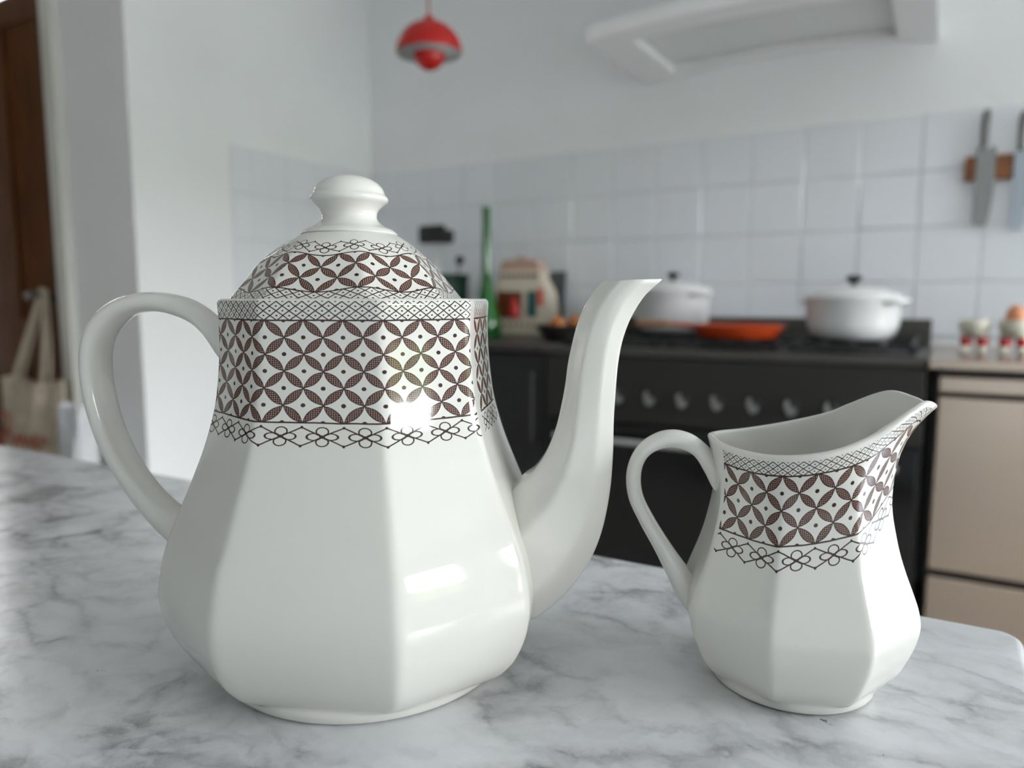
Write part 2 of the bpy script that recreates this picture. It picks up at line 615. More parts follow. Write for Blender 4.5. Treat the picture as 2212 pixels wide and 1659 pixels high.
g_b = MB().box(WL, 0.72, WB - .003, WB - .0002, TZ0, TZ0 + 4 * TP).build('grout_bed', M_grout, wall_back)
g_l = MB().box(WL + .0002, WL + .003, RET + .46, WB - .0032, TZ0, TZ0 + 4 * TP).build('grout_bed', M_grout, wall_left)
x = -0.0945 + 4 * TP
cols = []
while x - TP > WL + .01:
    cols.append((x - TP, x))
    x -= TP
cols.append((WL + .008, x))
for r in range(4):
    z = TZ0 + (r + .5) * TP
    for (x0, x1) in cols:
        tile(wall_back, ((x0 + x1) / 2, WB - .002, z), 0, (x1 - x0) / TP)
    y = WB - .010
    ylim = RET + .462
    while y > ylim + .02:
        y1 = max(y - TP, ylim)
        tile(wall_left, (WL + .002, (y + y1) / 2, z), R_(90), (y - y1) / TP)
        y = y1

# door casing and door
for nm, bx, lab in (('trim_1', [(-3.25, -3.165, RET - .022, RET + .1, 0, DZ + .09), (-3.19, -3.165, RET - .034, RET - .022, 0, DZ + .10)], 'cream painted architrave at the right of the door'),
                    ('trim_2', [(DX0 - .17, -3.165, RET - .022, RET + .1, DZ + .09, DZ + .17)], 'cream painted architrave over the door')):
    m = MB()
    for q in bx:
        m.box(*q, bev=.006)
    struct(m.build(nm, M_frame), lab, 'trim')
struct(MB().box(-3.335, -3.25, RET + .015, RET + .11, 0, DZ + .05, bev=.004).box(-3.345, -3.31, RET + .045, RET + .11, 0, DZ + .05, bev=.004).build('trim_3', M_frame), 'cream painted door lining beside the pine door', 'trim')
door = empty('door_1', ((DX0 + DX1) / 2, RET + .06, 0))
struct(door, 'varnished brown pine door with panels', 'door')
dw = (DX1 - DX0) / 2 - .006
for nm, q in (('door_stile', (-dw, -dw + .11, -.0, .045, .01, DZ)), ('door_stile', (dw - .11, dw, 0, .045, .01, DZ)), ('door_stile', (-.055, .055, 0, .045, .01, DZ)),
              ('door_rail', (-dw + .11, dw - .11, .001, .044, .01, .24)), ('door_rail', (-dw + .11, dw - .11, .001, .044, .80, 1.0)), ('door_rail', (-dw + .11, dw - .11, .001, .044, DZ - .12, DZ))):
    MB().box(*q, bev=.003).build(nm, M_door, door)
for x0, x1 in ((-dw + .11, -.055), (.055, dw - .11)):
    for z0, z1 in ((.24, .80), (1.0, DZ - .12)):
        MB().box(x0, x1, .014, .034, z0, z1).build('door_panel', M_door, door)
dh = MB()
hx = dw - .115
dh.tube([(hx + .07, 0, 1.09), (hx + .07, -.05, 1.095), (hx + .05, -.058, 1.102), (hx - .02, -.062, 1.110), (hx - .085, -.062, 1.106), (hx - .10, -.060, 1.100)], [.013, .013, .015, .017, .016, .010])
dh.box(hx + .046, hx + .094, -.008, 0, 1.066, 1.114, bev=.003)
o = dh.build('door_handle', M_black, door, auto=40)
o['label'] = 'black lever handle'

# ================================================================== island with marble top
isl = empty('kitchen_island', (-.72, .05, 0))
tag(isl, 'pale grey kitchen island base under the marble top', 'kitchen island')
MB().box(-.60, .71, -.36, .34, .10, TABLE - .0305, bev=.002).build('cabinet_body', M_cabinet, isl)
MB().box(-.57, .69, -.33, .30, 0, .10).build('plinth', M_dkcab, isl)
for k in range(3):
    d = MB().box(-.585 + k * .435, -.16 + k * .435, .34, .36, .12, TABLE - .045, bev=.002).build('cabinet_door', M_cabinet, isl)
    MB().tube([(-.45 + k * .435, .385, .80), (-.30 + k * .435, .385, .80)], .005).box(-.445 + k * .435, -.435 + k * .435, .36, .385, .796, .804).box(-.315 + k * .435, -.305 + k * .435, .36, .385, .796, .804).build('handle', M_chrome, d)


def slab(x0, x1, y0, y1, z0, z1, rc, be):
    """worktop with rounded plan corners and eased edges"""
    pts = []
    for cx, cy, a0 in ((x1 - rc, y1 - rc, 0), (x0 + rc, y1 - rc, 90), (x0 + rc, y0 + rc, 180), (x1 - rc, y0 + rc, 270)):
        for i in range(9):
            an = R_(a0 + i * 90 / 8)
            pts.append((cx, cy, math.cos(an), math.sin(an)))
    rings = [(z0, -be), (z0 + be, 0)] + [(z1 - be + be * math.sin(R_(q)), -be + be * math.cos(R_(q))) for q in (0, 22, 45, 67, 90)]
    vs = []
    for z, off in rings:
        for cx, cy, ca, sa in pts:
            vs.append((cx + (rc + off) * ca, cy + (rc + off) * sa, z))
    n = len(pts)
    fs = grid_faces(len(rings), n)
    fs += [tuple(reversed(range(n))), tuple((len(rings) - 1) * n + i for i in range(n))]
    return vs, fs


vs, fs = slab(-1.52, .044, -.42, .434, TABLE - .03, TABLE, .012, .004)
top = MB().add(vs, fs).build('marble_worktop', M_marble, auto=35)
tag(top, 'grey veined white marble worktop carrying the teapot and the jug', 'worktop')

# ================================================================== teapot
A1, A2, RHO = 26.2, 65.1, .955
POT = empty('teapot', (-.22629, .25595, TABLE + .0002), R_(23.68))
tag(POT, 'large white faceted teapot with brown petal lattice print and domed lid', 'teapot')


def polygon(angs, facs, n):
    """unit faceted section, n points per facet, starting opposite the spout; returns pts, corner-rounded"""
    cs = [np.array((math.cos(R_(a)), math.sin(R_(a)))) * f for a, f in zip(angs, facs)]
    out = []
    m = len(cs)
    for i in range(m):
        p, q = cs[i], cs[(i + 1) % m]
        for k in range(n):
            s = k / n
            out.append(p + (q - p) * s)
    return np.array(out)


def rnd(P, passes):
    for _ in range(passes):
        P = .25 * np.roll(P, 1, 0) + .5 * P + .25 * np.roll(P, -1, 0)
    return P


NF = 40
pot_angs = [180 + A1, 180 + A2, 360 - A2, 360 - A1, 360 + A1, 360 + A2, 540 - A2, 540 - A1]
pot_facs = [1, RHO, RHO, 1, 1, RHO, RHO, 1]
OCT = rnd(polygon(pot_angs, pot_facs, NF), 2)
# roll so the seam falls in the middle of the handle facet
OCT = np.roll(OCT, NF // 2, 0)
_a = np.arctan2(OCT[:, 1], OCT[:, 0])
OCT = OCT * .91 + .09 * .985 * np.stack([np.cos(_a), np.sin(_a)], 1)      # facets very slightly bowed
NCOL = len(OCT)
OCT_A = np.arctan2(OCT[:, 1], OCT[:, 0])
CIR = np.stack([np.cos(OCT_A), np.sin(OCT_A)], 1)


def arclen(P):
    d = np.linalg.norm(np.roll(P, -1, 0) - P, axis=1)
    return np.concatenate([[0], np.cumsum(d)])


prof_z = [.0080, .0118, .017, .025, .0324, .0428, .0588, .0744, .0861, .1018, .1175, .1294, .1432, .1560, .1630]
prof_r = [.0745, .0784, .0824, .0862, .0882, .0890, .0859, .0798, .0747, .0684, .0637, .0617, .0604, .0602, .0606]
rows = [(.0, .0616, 1.0), (.0006, .0632, 1.0), (.0016, .0643, 1.0), (.0036, .0648, 1.0), (.0046, .0656, .92), (.0054, .0680, .55), (.0065, .0712, .18)]
for z in np.linspace(.0080, .163, 64):
    rows.append((z, float(pchip(prof_z, prof_r, z)), 0.0))
rows += [(.1642, .0604, 0), (.1651, .0598, 0), (.1655, .0590, 0), (.1655, .0578, 0), (.1650, .0570, 0), (.1640, .0567, 0)]
n_out = len(rows)
for z, r in ((.155, .0565), (.12, .0595), (.08, .073), (.045, .084), (.02, .078), (.010, .060)):
    rows.append((z, r, 0))
PERIOD = .0156
AL = arclen(OCT) * .0603
iA = NF // 2 + NF           # second corner after the handle: left front ridge
ucol = (AL - AL[iA]) / PERIOD - .17
# the print stops short of the ridge next to the spout
vs, vrow = [], []
for z, r, b in rows:
    S = (OCT * (1 - b) + CIR * b) * r
    vs += [(p[0], p[1], z) for p in S]
for j, (z, r, b) in enumerate(rows):
    vrow.append((.1572 - z) / .0130 if j < n_out - 4 else -50.0)
fs = grid_faces(len(rows), NCOL)
uvs = []
gap_lo, gap_hi = NF // 2 + 3 * NF + 1, NF // 2 + 3 * NF + 7
for j in range(len(rows) - 1):
    for i in range(NCOL):
        if gap_lo <= i < gap_hi or NF // 2 + 4 * NF - 5 <= i < NF // 2 + 4 * NF - 1:
            uvs.append([(0, -50)] * 4)
        else:
            uvs.append([(ucol[i], vrow[j]), (ucol[i + 1], vrow[j]), (ucol[i + 1], vrow[j + 1]), (ucol[i], vrow[j + 1])])
fs.append(tuple(reversed(range(NCOL))))
uvs.append([(0, -50)] * NCOL)
fs.append(tuple((len(rows) - 1) * NCOL + i for i in range(NCOL)))
uvs.append([(0, -50)] * NCOL)
body = mesh_obj('body', vs, fs, printed('teapot_print', 3.0, 3.6, 0.0), POT, True, uvs, auto=75)
body['label'] = 'octagonal body with brown print'


def loft(name, sections, mat, parent, cap0=True, cap1=True):
    n = len(sections[0])
    vs = [p for s in sections for p in s]
    fs = grid_faces(len(sections), n)
    if cap0:
        fs.append(tuple(reversed(range(n))))
    if cap1:
        fs.append(tuple((len(sections) - 1) * n + i for i in range(n)))
    o = mesh_obj(name, vs, fs, mat, parent, True)
    bm = bmesh.new()
    bm.from_mesh(o.data)
    bmesh.ops.recalc_face_normals(bm, faces=list(bm.faces))
    bm.to_mesh(o.data)
    bm.free()
    o.data.set_sharp_from_angle(angle=R_(70))
    return o


def superell(n, ex):
    t = np.linspace(0, 2 * PI, n, endpoint=False)
    c, s = np.cos(t), np.sin(t)
    return np.sign(c) * np.abs(c) ** (2 / ex), np.sign(s) * np.abs(s) ** (2 / ex)


def strap(keys, n, sign, ex=2.3, m=36):
    """keys: outer r,z inner r,z lateral half-width (metres), in the plane of the spout axis; sign -1 = handle side"""
    K = cr(keys, n)
    c, s = superell(m, ex)
    secs = []
    for o_r, o_z, i_r, i_z, w in K:
        cx, cz, dx, dz = (o_r + i_r) / 2, (o_z + i_z) / 2, (o_r - i_r) / 2, (o_z - i_z) / 2
        secs.append([(sign * (cx + c[k] * dx), s[k] * w, cz + c[k] * dz) for k in range(m)])
    return secs


mm = .001
# spout: upper edge, lower edge, half-width
sp_keys = [(66, 20, 58, 74, 25), (78.3, 22.1, 69.5, 82.5, 25.5), (88.4, 29.2, 73.5, 87.0, 24.5), (96.8, 38.3, 77.6, 90.0, 22.5), (104.5, 50.5, 81.5, 95.0, 19.8), (109.6, 64.5, 85.0, 101.5, 17.2),
           (112.6, 81.5, 88.2, 110.5, 14.6), (113.6, 97.5, 90.2, 119.2, 12.8), (113.7, 112.0, 91.8, 128.0, 11.6), (114.4, 126.5, 92.9, 137.2, 10.8), (115.3, 138.5, 94.4, 144.8, 10.4), (117.3, 149.0, 96.2, 152.4, 10.2),
           (121.0, 158.6, 98.6, 159.6, 10.2), (126.0, 166.6, 102.0, 166.4, 10.3), (130.4, 170.9, 104.9, 170.3, 10.4), (133.3, 173.4, 106.6, 172.2, 10.5)]
Ksp = cr([tuple(q * mm for q in k) for k in sp_keys], 60)
ms = 96
tt = np.linspace(0, 2 * PI, ms, endpoint=False)
octu = rnd(polygon([22.5 + 45 * i for i in range(8)], [1.06] * 8, ms // 8), 2)
octu = np.roll(octu, ms // 16, 0)
# order the polygon by the same parameter as the ellipse
th = np.arctan2(octu[:, 1], octu[:, 0]) % (2 * PI)
octu = octu[np.argsort(th)]
ell = np.stack([np.cos(np.sort(th)), np.sin(np.sort(th))], 1)
secs = []
for j, (o_r, o_z, i_r, i_z, w) in enumerate(Ksp):
    f = j / (len(Ksp) - 1)
    sec = octu * .85 + ell * .15
    cx, cz, dx, dz = (o_r + i_r) / 2, (o_z + i_z) / 2, (o_r - i_r) / 2, (o_z - i_z) / 2
    point = max(0, (f - .80) / .20)
    ring = []
    for k in range(ms):
        c, s = sec[k]
        s2 = s * (1 - .62 * point * max(0, c) ** 1.6)
        ring.append((cx + c * dx, s2 * w, cz + c * dz))
    secs.append(ring)
outer_secs = [np.array(q) for q in secs]
tip = outer_secs[-1]
cen = tip.mean(0)
for scl, dz in ((.97, .0005), (.92, .0006), (.87, .0001)):
    secs.append([tuple(cen + (p - cen) * scl + np.array((0, 0, dz))) for p in tip])
for back, scl in ((2, .84), (4, .80), (7, .78), (11, .76)):
    q = outer_secs[-1 - back]
    cq = q.mean(0)
    secs.append([tuple(cq + (p - cq) * scl) for p in q])
sp = loft('spout', secs, M_cer, POT)
sp['label'] = 'long curved spout with pointed lip'
# handle: strap of oval section
h_keys = [(58, 152, 60, 130, 7.5), (66.5, 155.8, 66.5, 138.5, 8.0), (74.5, 161.8, 71.8, 147.6, 8.6), (84, 166.4, 79.5, 154.6, 9.0), (98, 168.6, 93.5, 159.2, 9.2), (111.5, 167.0, 105.5, 158.8, 9.3),
          (122.5, 161.3, 114.4, 155.0, 9.4), (130.3, 152.2, 121.2, 147.8, 9.5), (133.8, 140.6, 124.4, 138.0, 9.6), (134.0, 125.3, 124.6, 125.5, 9.6), (131.3, 109.8, 122.0, 111.2, 9.6),
          (126.6, 95.3, 117.5, 98.0, 9.5), (120.2, 82.6, 111.2, 86.4, 9.3), (112.6, 69.9, 103.2, 76.0, 9.0), (103.8, 58.6, 94.2, 68.0, 8.8), (95.0, 49.8, 85.0, 62.5, 8.8), (84.0, 42.0, 74.0, 58.0, 8.8)]
hd = loft('handle', strap([tuple(q * mm for q in k) for k in h_keys], 72, -1), M_cer, POT)
hd['label'] = 'looped strap handle'

# lid lying in the opening
_d = Matrix.Rotation(-R_(23.68), 3, 'Z') @ Vector((-.2298 + .22629, .2539 - .25595, 0))
LIDLOC = (_d.x, _d.y, .1585)
lz0 = .1585
lp_z = [.1660, .1728, .1810, .1872, .1917, .1948]
lp_r = [.0512, .0455, .0388, .0318, .0248, .0190]
lrows = [(.1590, .0480, 0.0, None), (.1600, .0520, 0.0, None), (.1645, .0524, 0.0, None)]
for z in np.linspace(.1660, .1948, 30):
    r = float(pchip(lp_z, lp_r, z))
    lrows.append((z, r, float(np.clip((z - .180) / .013, 0, 1)), 1))
slant = [0.0]
for j in range(1, len(lrows)):
    slant.append(slant[-1] + math.hypot(lrows[j][0] - lrows[j - 1][0], lrows[j][1] - lrows[j - 1][1]))
s0 = np.interp(.1690, [q[0] for q in lrows], slant)
vs, fs, uvs = [], [], []
fc = np.abs(((np.arange(NCOL) - NF // 2) % NF) / NF - .5) * 2       # 1 at ridges, 0 mid facet
wave = np.cos(PI * fc)                                             # -1 at ridges, +1 mid facet
for z, r, b, _ in lrows:
    S = (OCT * (1 - b) + CIR * b * .965) * r
    vs += [(p[0], p[1], z - lz0) for p in S]
fs = grid_faces(len(lrows), NCOL)
wv = np.append(wave, wave[0])
for j in range(len(lrows) - 1):
    for i in range(NCOL):
        f = []
        for (jj, ii) in ((j, i), (j, i + 1), (j + 1, i + 1), (j + 1, i)):
            v = (slant[jj] - s0) / .0128 + .10 * wv[ii]
            f.append((ucol[ii] * .74, v))
        uvs.append(f)
fs.append(tuple(reversed(range(NCOL))))
uvs.append([(0, -50)] * NCOL)
fs.append(tuple((len(lrows) - 1) * NCOL + i for i in range(NCOL)))
uvs.append([(0, -50)] * NCOL)
ld = mesh_obj('lid', vs, fs, printed('lid_print', 1.5, 3.6, .5), POT, True, uvs, loc=LIDLOC, auto=75)
ld['label'] = 'domed faceted lid with brown print'
kz = [(.0212, .1936), (.0204, .1947), (.0192, .1957), (.0174, .1965), (.0158, .1972), (.0140, .1983), (.0124, .2000), (.0120, .2020), (.0128, .2042), (.0148, .2062), (.0166, .2076), (.0172, .2088), (.0169, .2100), (.0160, .2108),
      (.0156, .2118), (.0148, .2138), (.0128, .2160), (.0098, .2178), (.0060, .2190), (.0025, .2194), (.0, .2195)]
kk = cr([(r, z - lz0) for r, z in kz], 60)
kn = MB().lathe([(max(0.0, float(r)), float(z)) for r, z in kk], 56).build('lid_knob', M_cer, ld, smooth=True)
kn['label'] = 'round mushroom knob'

# ================================================================== milk jug
JUG = empty('milk_jug', (-.04931, .33180, TABLE + .0002), R_(21.95))
tag(JUG, 'small white faceted milk jug with brown petal lattice print and open pouring lip', 'jug')
jp_z = [.0052, .0072, .0114, .0165, .0235, .0318, .0389, .0456, .0553, .0650, .0779, .0880, .1000, .1300]
jp_r = [.0374, .0393, .0426, .0450, .0478, .0496, .0488, .0466, .0429, .0399, .0373, .0368, .0370, .0372]
j_ang = [180 + 22.5 + 45 * i for i in range(8)]
JO = np.roll(rnd(polygon(j_ang, [1] * 8, NF), 4), NF // 2, 0)
JSOFT = np.roll(rnd(polygon(j_ang, [1] * 8, NF), 140), NF // 2, 0)
JA = np.arctan2(JO[:, 1], JO[:, 0])
JC = np.stack([np.cos(JA), np.sin(JA)], 1)
psi = np.abs(np.degrees(JA))
zr = pchip([-30, 0, 12, 25, 45, 60, 90, 120, 150, 180, 210], [.1255, .1222, .1240, .1252, .1180, .1130, .1075, .1050, .1056, .1072, .1072], psi)
rt = pchip([-30, 0, 12, 25, 42, 60, 90, 120, 150, 180, 210], [.047, .0520, .0505, .0462, .0402, .0368, .0366, .0370, .0376, .0385, .038], psi)
ZB = .080


def jug_ring(z, s, inset=0.0):
    """z: array of heights, s: 0..1 share of the way from ZB to the rim"""
    Rp = np.array([float(q) for q in pchip(jp_z, jp_r, z)])
    b = np.clip((z - .070) / .035, 0, 1)[:, None]
    base = (JO * (1 - b) + (JSOFT * .5 + JC * .5) * b) * Rp[:, None]
    rad = np.linalg.norm(base, axis=1)
    w = np.clip(s, 0, 1) ** 2.6
    rr = rad * (1 - w) + rt * w - inset
    d = base / rad[:, None]
    return d * rr[:, None]


jv, jvv = [], []


def jrow(P, z, v):
    for k in range(NCOL):
        jv.append((P[k, 0], P[k, 1], z[k]))
    jvv.append(v)


NA = np.full(NCOL, -50.0)
def jug_v(z):
    return (zr - .0082 - z) / .01375
for r, z in ((.0320, 0.0), (.0334, .0005), (.0341, .0014), (.0343, .0032)):
    jrow(JC * r, np.full(NCOL, z), NA)
jrow((JC * .5 + JO * .5) * .0356, np.full(NCOL, .0043), NA)
for z in np.linspace(.0052, ZB, 36):
    za = np.full(NCOL, z)
    jrow(jug_ring(za, np.zeros(NCOL)), za, jug_v(za))
for s in np.linspace(0, 1, 20)[1:]:
    za = ZB + (zr - .0012 - ZB) * s
    jrow(jug_ring(za, np.full(NCOL, s)), za, jug_v(za))
TH = .0028
for an in (30, 60, 90, 120, 150, 180):
    ins = TH / 2 - TH / 2 * math.cos(R_(an))
    za = zr - .0012 + .0012 * math.sin(R_(an))
    jrow(jug_ring(zr - .0012, np.ones(NCOL), ins), za, NA)
for s in np.linspace(1, 0, 16)[1:]:
    za = ZB + (zr - .0012 - ZB) * s
    jrow(jug_ring(za, np.full(NCOL, s), TH), za, NA)
for z in np.linspace(ZB, .010, 22)[1:]:
    za = np.full(NCOL, z)
    jrow(jug_ring(za, np.zeros(NCOL), TH), za, NA)
jrow(JC * .028, np.full(NCOL, .0065), NA)
nj = len(jvv)
JAL = arclen(JO) * .0372
jB = NF // 2 + 2 * NF - NF       # ridge facing the camera
ju = (JAL - JAL[NF // 2 + NF]) / .0129
fs = grid_faces(nj, NCOL)
uvs = []
jvv = [np.append(q, q[0]) for q in jvv]
for j in range(nj - 1):
    for i in range(NCOL):
        f = [(ju[i], jvv[j][i]), (ju[i + 1], jvv[j][i + 1]), (ju[i + 1], jvv[j + 1][i + 1]), (ju[i], jvv[j + 1][i])]
        if any(q[1] < -40 for q in f) or psi[i] > 156:
            f = [(0, -50)] * 4
        uvs.append(f)
fs.append(tuple(reversed(range(NCOL))))
uvs.append([(0, -50)] * NCOL)
fs.append(tuple((nj - 1) * NCOL + i for i in range(NCOL)))
uvs.append([(0, -50)] * NCOL)
jb = mesh_obj('body', jv, fs, printed('jug_print', 2.0, 5.0, 0.0, 3.4), JUG, True, uvs, auto=75)
jb['label'] = 'octagonal body flaring into a pouring lip'
jh_keys = [(31, 96, 30, 80, 4.6), (36, 99.8, 35.2, 82.5, 5.0), (41.5, 104.6, 39.4, 90.0, 5.2), (46.5, 107.4, 44.5, 97.6, 5.3), (53, 108.6, 52.2, 100.6, 5.4), (60.5, 107.0, 59.2, 99.6, 5.4), (68.5, 101.0, 64.2, 95.9, 5.4),
           (73.0, 90.5, 66.6, 89.0, 5.5), (72.4, 78.5, 65.7, 79.3, 5.5), (67.4, 67.2, 60.6, 69.0, 5.5), (60.2, 54.2, 53.2, 57.4, 5.6), (54.0, 41.8, 46.2, 47.8, 5.8), (49.5, 32.5, 42.5, 43.0, 6.0), (43, 24.0, 38, 38.0, 6.0)]
jh = loft('handle', strap([tuple(q * mm for q in k) for k in jh_keys], 64, -1, 2.2), M_cer, JUG)
jh['label'] = 'slim looped handle'

# ================================================================== range cooker
CF = 2.42
cook = empty('range_cooker', (-.639, 2.80, 0))
tag(cook, 'wide dark steel range cooker with chrome knobs under the white hood', 'cooker')
cw = .611            # half width
yf = CF - 2.80
MB().box(-cw, cw, yf + .02, .37, .10, .905, bev=.004).build('cooker_body', M_dksteel, cook)
MB().box(-cw + .03, cw - .03, yf + .08, .33, 0, .10).build('plinth', M_dkcab, cook)
MB().box(-cw, cw, yf - .012, .37, .895, .920, bev=.005).build('hob_top', M_midsteel, cook)
MB().box(-cw + .03, cw - .03, yf + .06, .33, .9202, .926, bev=.002).build('hob_tray', M_dkcab, cook)
MB().box(-cw, cw, .345, .375, .920, 1.015, bev=.003).build('rear_upstand', M_midsteel, cook)
MB().box(-cw, cw, yf - .006, yf + .03, .665, .890, bev=.004).build('control_panel', M_dksteel, cook)
kx = [-.964 + .1143 * i + .639 for i in range(-1, 8)]
for x in kx[:8]:
    o = MB().lathe([(.026, 0), (.026, .004), (.023, .007), (0, .007)], 28).build('knob', M_dksteel, cook, auto=35)
    MB().lathe([(.015, .006), (.015, .024), (.012, .029), (.0, .030)], 24, (.006, -.010, 0)).build('knob_boss', M_knob, o, auto=35)
    MB().box(-.014, -.001, -.006, .024, .006, .026, bev=.004).build('knob_lever', M_knob, o, auto=35)
    o.location = (x, yf - .006, .752)
    o.rotation_euler = (R_(90), 0, 0)
for x0, x1 in ((-cw + .008, .012), (.02, cw - .008)):
    d = MB().box(x0, x1, yf - .004, yf + .018, .13, .655, bev=.004).build('oven_door', M_ovenglass, cook)
    MB().tube([(x0 + .05, yf - .05, .600), (x1 - .05, yf - .05, .600)], .012, 16).box(x0 + .07, x0 + .09, yf - .05, yf - .003, .592, .608).box(x1 - .09, x1 - .07, yf - .05, yf - .003, .592, .608).build('door_rail', M_chrome, d, auto=40)
for gx in (-.40, 0.0, .40):
    gm = MB()
    for q in range(5):
        xx = gx - .17 + q * .085
        gm.box(xx - .006, xx + .006, -.30, .31, .940, .953)
    for q in range(4):
        yy = -.30 + q * .203
        gm.box(gx - .18, gx + .18, yy - .006, yy + .006, .934, .950)
    for sx in (-.17, .17):
        for sy in (-.29, .30):
            gm.box(gx + sx - .008, gx + sx + .008, sy - .008, sy + .008, .926, .936)
    gm.build('pan_support', M_black, cook)
    for sy in (-.15, .16):
        MB().lathe([(.045, .9262), (.045, .934), (.03, .938), (0, .938)], 24, (gx, sy, 0)).build('burner', M_black, cook, auto=40)

# ---------------------------------------------------------------- pots on the hob
def casserole(loc, r, h, label, rz):
    c = empty('casserole', loc, rz)
    tag(c, label, 'casserole')
    pr = [(0, 0), (r * .70, 0), (r * .80, .004), (r * .92, .022), (r * .985, .055), (r, h - .004), (r * 1.03, h), (r * 1.02, h + .003), (r * .96, h), (r * .95, h - .02), (r * .90, .03), (r * .7, .008), (0, .008)]
    MB().lathe(pr, 48).build('pot_body', M_white_en, c, auto=50)
    for s in (-1, 1):
        MB().tube([(s * r * .95, -.045, h - .014), (s * (r + .022), -.040, h - .008), (s * (r + .034), 0, h - .006), (s * (r + .022), .040, h - .008), (s * r * .95, .045, h - .014)], .008, 10).build('side_handle', M_white_en, c, smooth=True)
    lid = MB().lathe([(r * 1.03, h + .003), (r * 1.04, h + .008), (r * .98, h + .014), (r * .75, h + .030), (r * .4, h + .042), (.02, h + .046), (0, h + .046)], 48).build('pot_lid', M_white_en, c, auto=50)
    MB().lathe([(.010, h + .044), (.009, h + .055), (.022, h + .062), (.028, h + .070), (.022, h + .078), (0, h + .080)], 28).build('lid_knob', M_black, lid, auto=50)
    return c


GZ = .9532
casserole((-.262, 2.76, GZ), .148, .136, 'white enamel casserole with black lid knob, nearest the right of the hob', R_(-28))
casserole((-.955, 2.965, GZ), .150, .166, 'white lidded casserole at the back of the hob behind the teapot spout', R_(-28))
pan = empty('frying_pan', (-.62, 2.665, GZ), 0)
tag(pan, 'orange red enamel frying pan with wooden grip on the hob', 'frying pan')
MB().lathe([(0, 0), (.125, 0), (.135, .004), (.163, .044), (.166, .047), (.160, .045), (.130, .010), (0, .008)], 48).build('pan_bowl', M_orange, pan, auto=50)
MB().tube([(-.155, .0, .038), (-.20, .002, .044), (-.235, .004, .046)], [.016, .013, .012], 12, .6).build('pan_arm', M_orange, pan, smooth=True)
MB().tube([(-.232, .004, .046), (-.27, .006, .047), (-.34, .010, .047), (-.375, .012, .046), (-.385, .012, .046)], [.0125, .015, .016, .014, .006], 14, .75).build('wooden_grip', M_wood, pan, smooth=True)

# ================================================================== worktops and units
lw = empty('base_cabinet', (-2.0, 2.82, 0))
tag(lw, 'black base cabinet in the corner left of the cooker', 'cabinet')
MB().box(-.73, .742, -.36, .375, .10, .895).build('cabinet_body', M_dkcab, lw)
MB().box(-.73, .742, -.30, .375, 0, .10).build('plinth', M_dkcab, lw)
for k in range(3):
    x0 = -.725 + k * .49
    d = MB().box(x0, x0 + .48, -.385, -.36, .12, .885, bev=.003).build('cabinet_door', M_dkcab, lw)
    MB().tube([(x0 + .44, -.412, .55), (x0 + .44, -.412, .82)], .006, 10).box(x0 + .434, x0 + .446, -.412, -.385, .56, .572).box(x0 + .434, x0 + .446, -.412, -.385, .80, .812).build('door_pull', M_dksteel, d)
tag(MB().box(-2.733, -1.2515, CF - .02, 3.186, .8955, .920, bev=.004).build('corner_worktop', M_dktop), 'dark worktop in the corner holding the green vase', 'worktop')

su = empty('steel_drawer_unit', (.40, 2.82, 0))
tag(su, 'brushed steel drawer unit beside the cooker at the right', 'drawer unit')
MB().box(-.400, .40, -.37, .36, .08, .893, bev=.003).build('unit_body', M_dksteel, su)
MB().box(-.38, .38, -.30, .34, 0, .08).build('plinth', M_dkcab, su)
MB().box(-.395, .40, -.398, -.37, .826, .870, bev=.004).build('drawer_front', M_steel, su)
d = MB().box(-.395, .40, -.398, -.37, .305, .812, bev=.005).build('appliance_door', M_steel, su)
d = MB().box(-.395, .40, -.398, -.37, .10, .285, bev=.005).build('drawer_front', M_steel, su)
tag(MB().box(-.0245, .80, CF - .03, 3.186, .8935, .920, bev=.004).build('steel_worktop', M_steel), 'steel worktop with the two egg cups', 'worktop')

# ---------------------------------------------------------------- walking egg cups
def egg_cup(loc, rz, label, egg_label=None):
    c = empty('egg_cup', loc, rz)
    tag(c, label, 'egg cup', 'egg cups on the steel worktop')
    MB().lathe([(0, .048), (.020, .050), (.034, .058), (.042, .074), (.044, .092), (.043, .104), (.041, .105), (.039, .100), (.034, .075), (.0, .064)], 36).build('cup', M_cream, c, auto=50)
    for s, ph in ((-1, -.010), (1, .012)):
        leg = MB().lathe([(.0125, .016), (.0125, .034), (.014, .034), (.0155, .060), (.014, .066)], 20, (s * .021, ph * .3, 0)).build('leg', M_cream, c, auto=50)
        MB().lathe([(.0165, .026), (.0175, .030), (.0175, .046), (.0165, .050)], 20, (s * .021, ph * .3, 0)).build('sock_band', M_sock, leg, auto=50)
        pts = [(s * .021, ph * .3 + .016, .011), (s * .022, ph * .3, .012), (s * .024, ph * .3 - .022, .011), (s * .025, ph * .3 - .038, .010)]
        MB().tube(pts, [.009, .014, .0135, .006], 14, .75).build('shoe', M_cream, leg, smooth=True)
    return c


egg_cup((.093, 2.72, .9202), R_(-12), 'cream egg cup on legs with red socks, nearest the cooker')
egg_cup((.196, 2.715, .9202), R_(-10), 'cream egg cup on legs with red socks, holding the brown egg')
egg = MB()
ep = [(0, -.028)]
for i in range(1, 18):
    a = -PI / 2 + PI * i / 18
    ep.append((.0218 * math.cos(a) * (1 - .10 * math.sin(a)), .0285 * math.sin(a)))
ep.append((0, .0285))
egg.lathe(ep, 28)
o = egg.build('brown_egg', M_egg, smooth=True, loc=(.196, 2.715, .9202 + .0945 + .0215))
o.scale = (1.25, 1.25, 1.25)
tag(o, 'brown egg sitting in the right egg cup', 'egg')

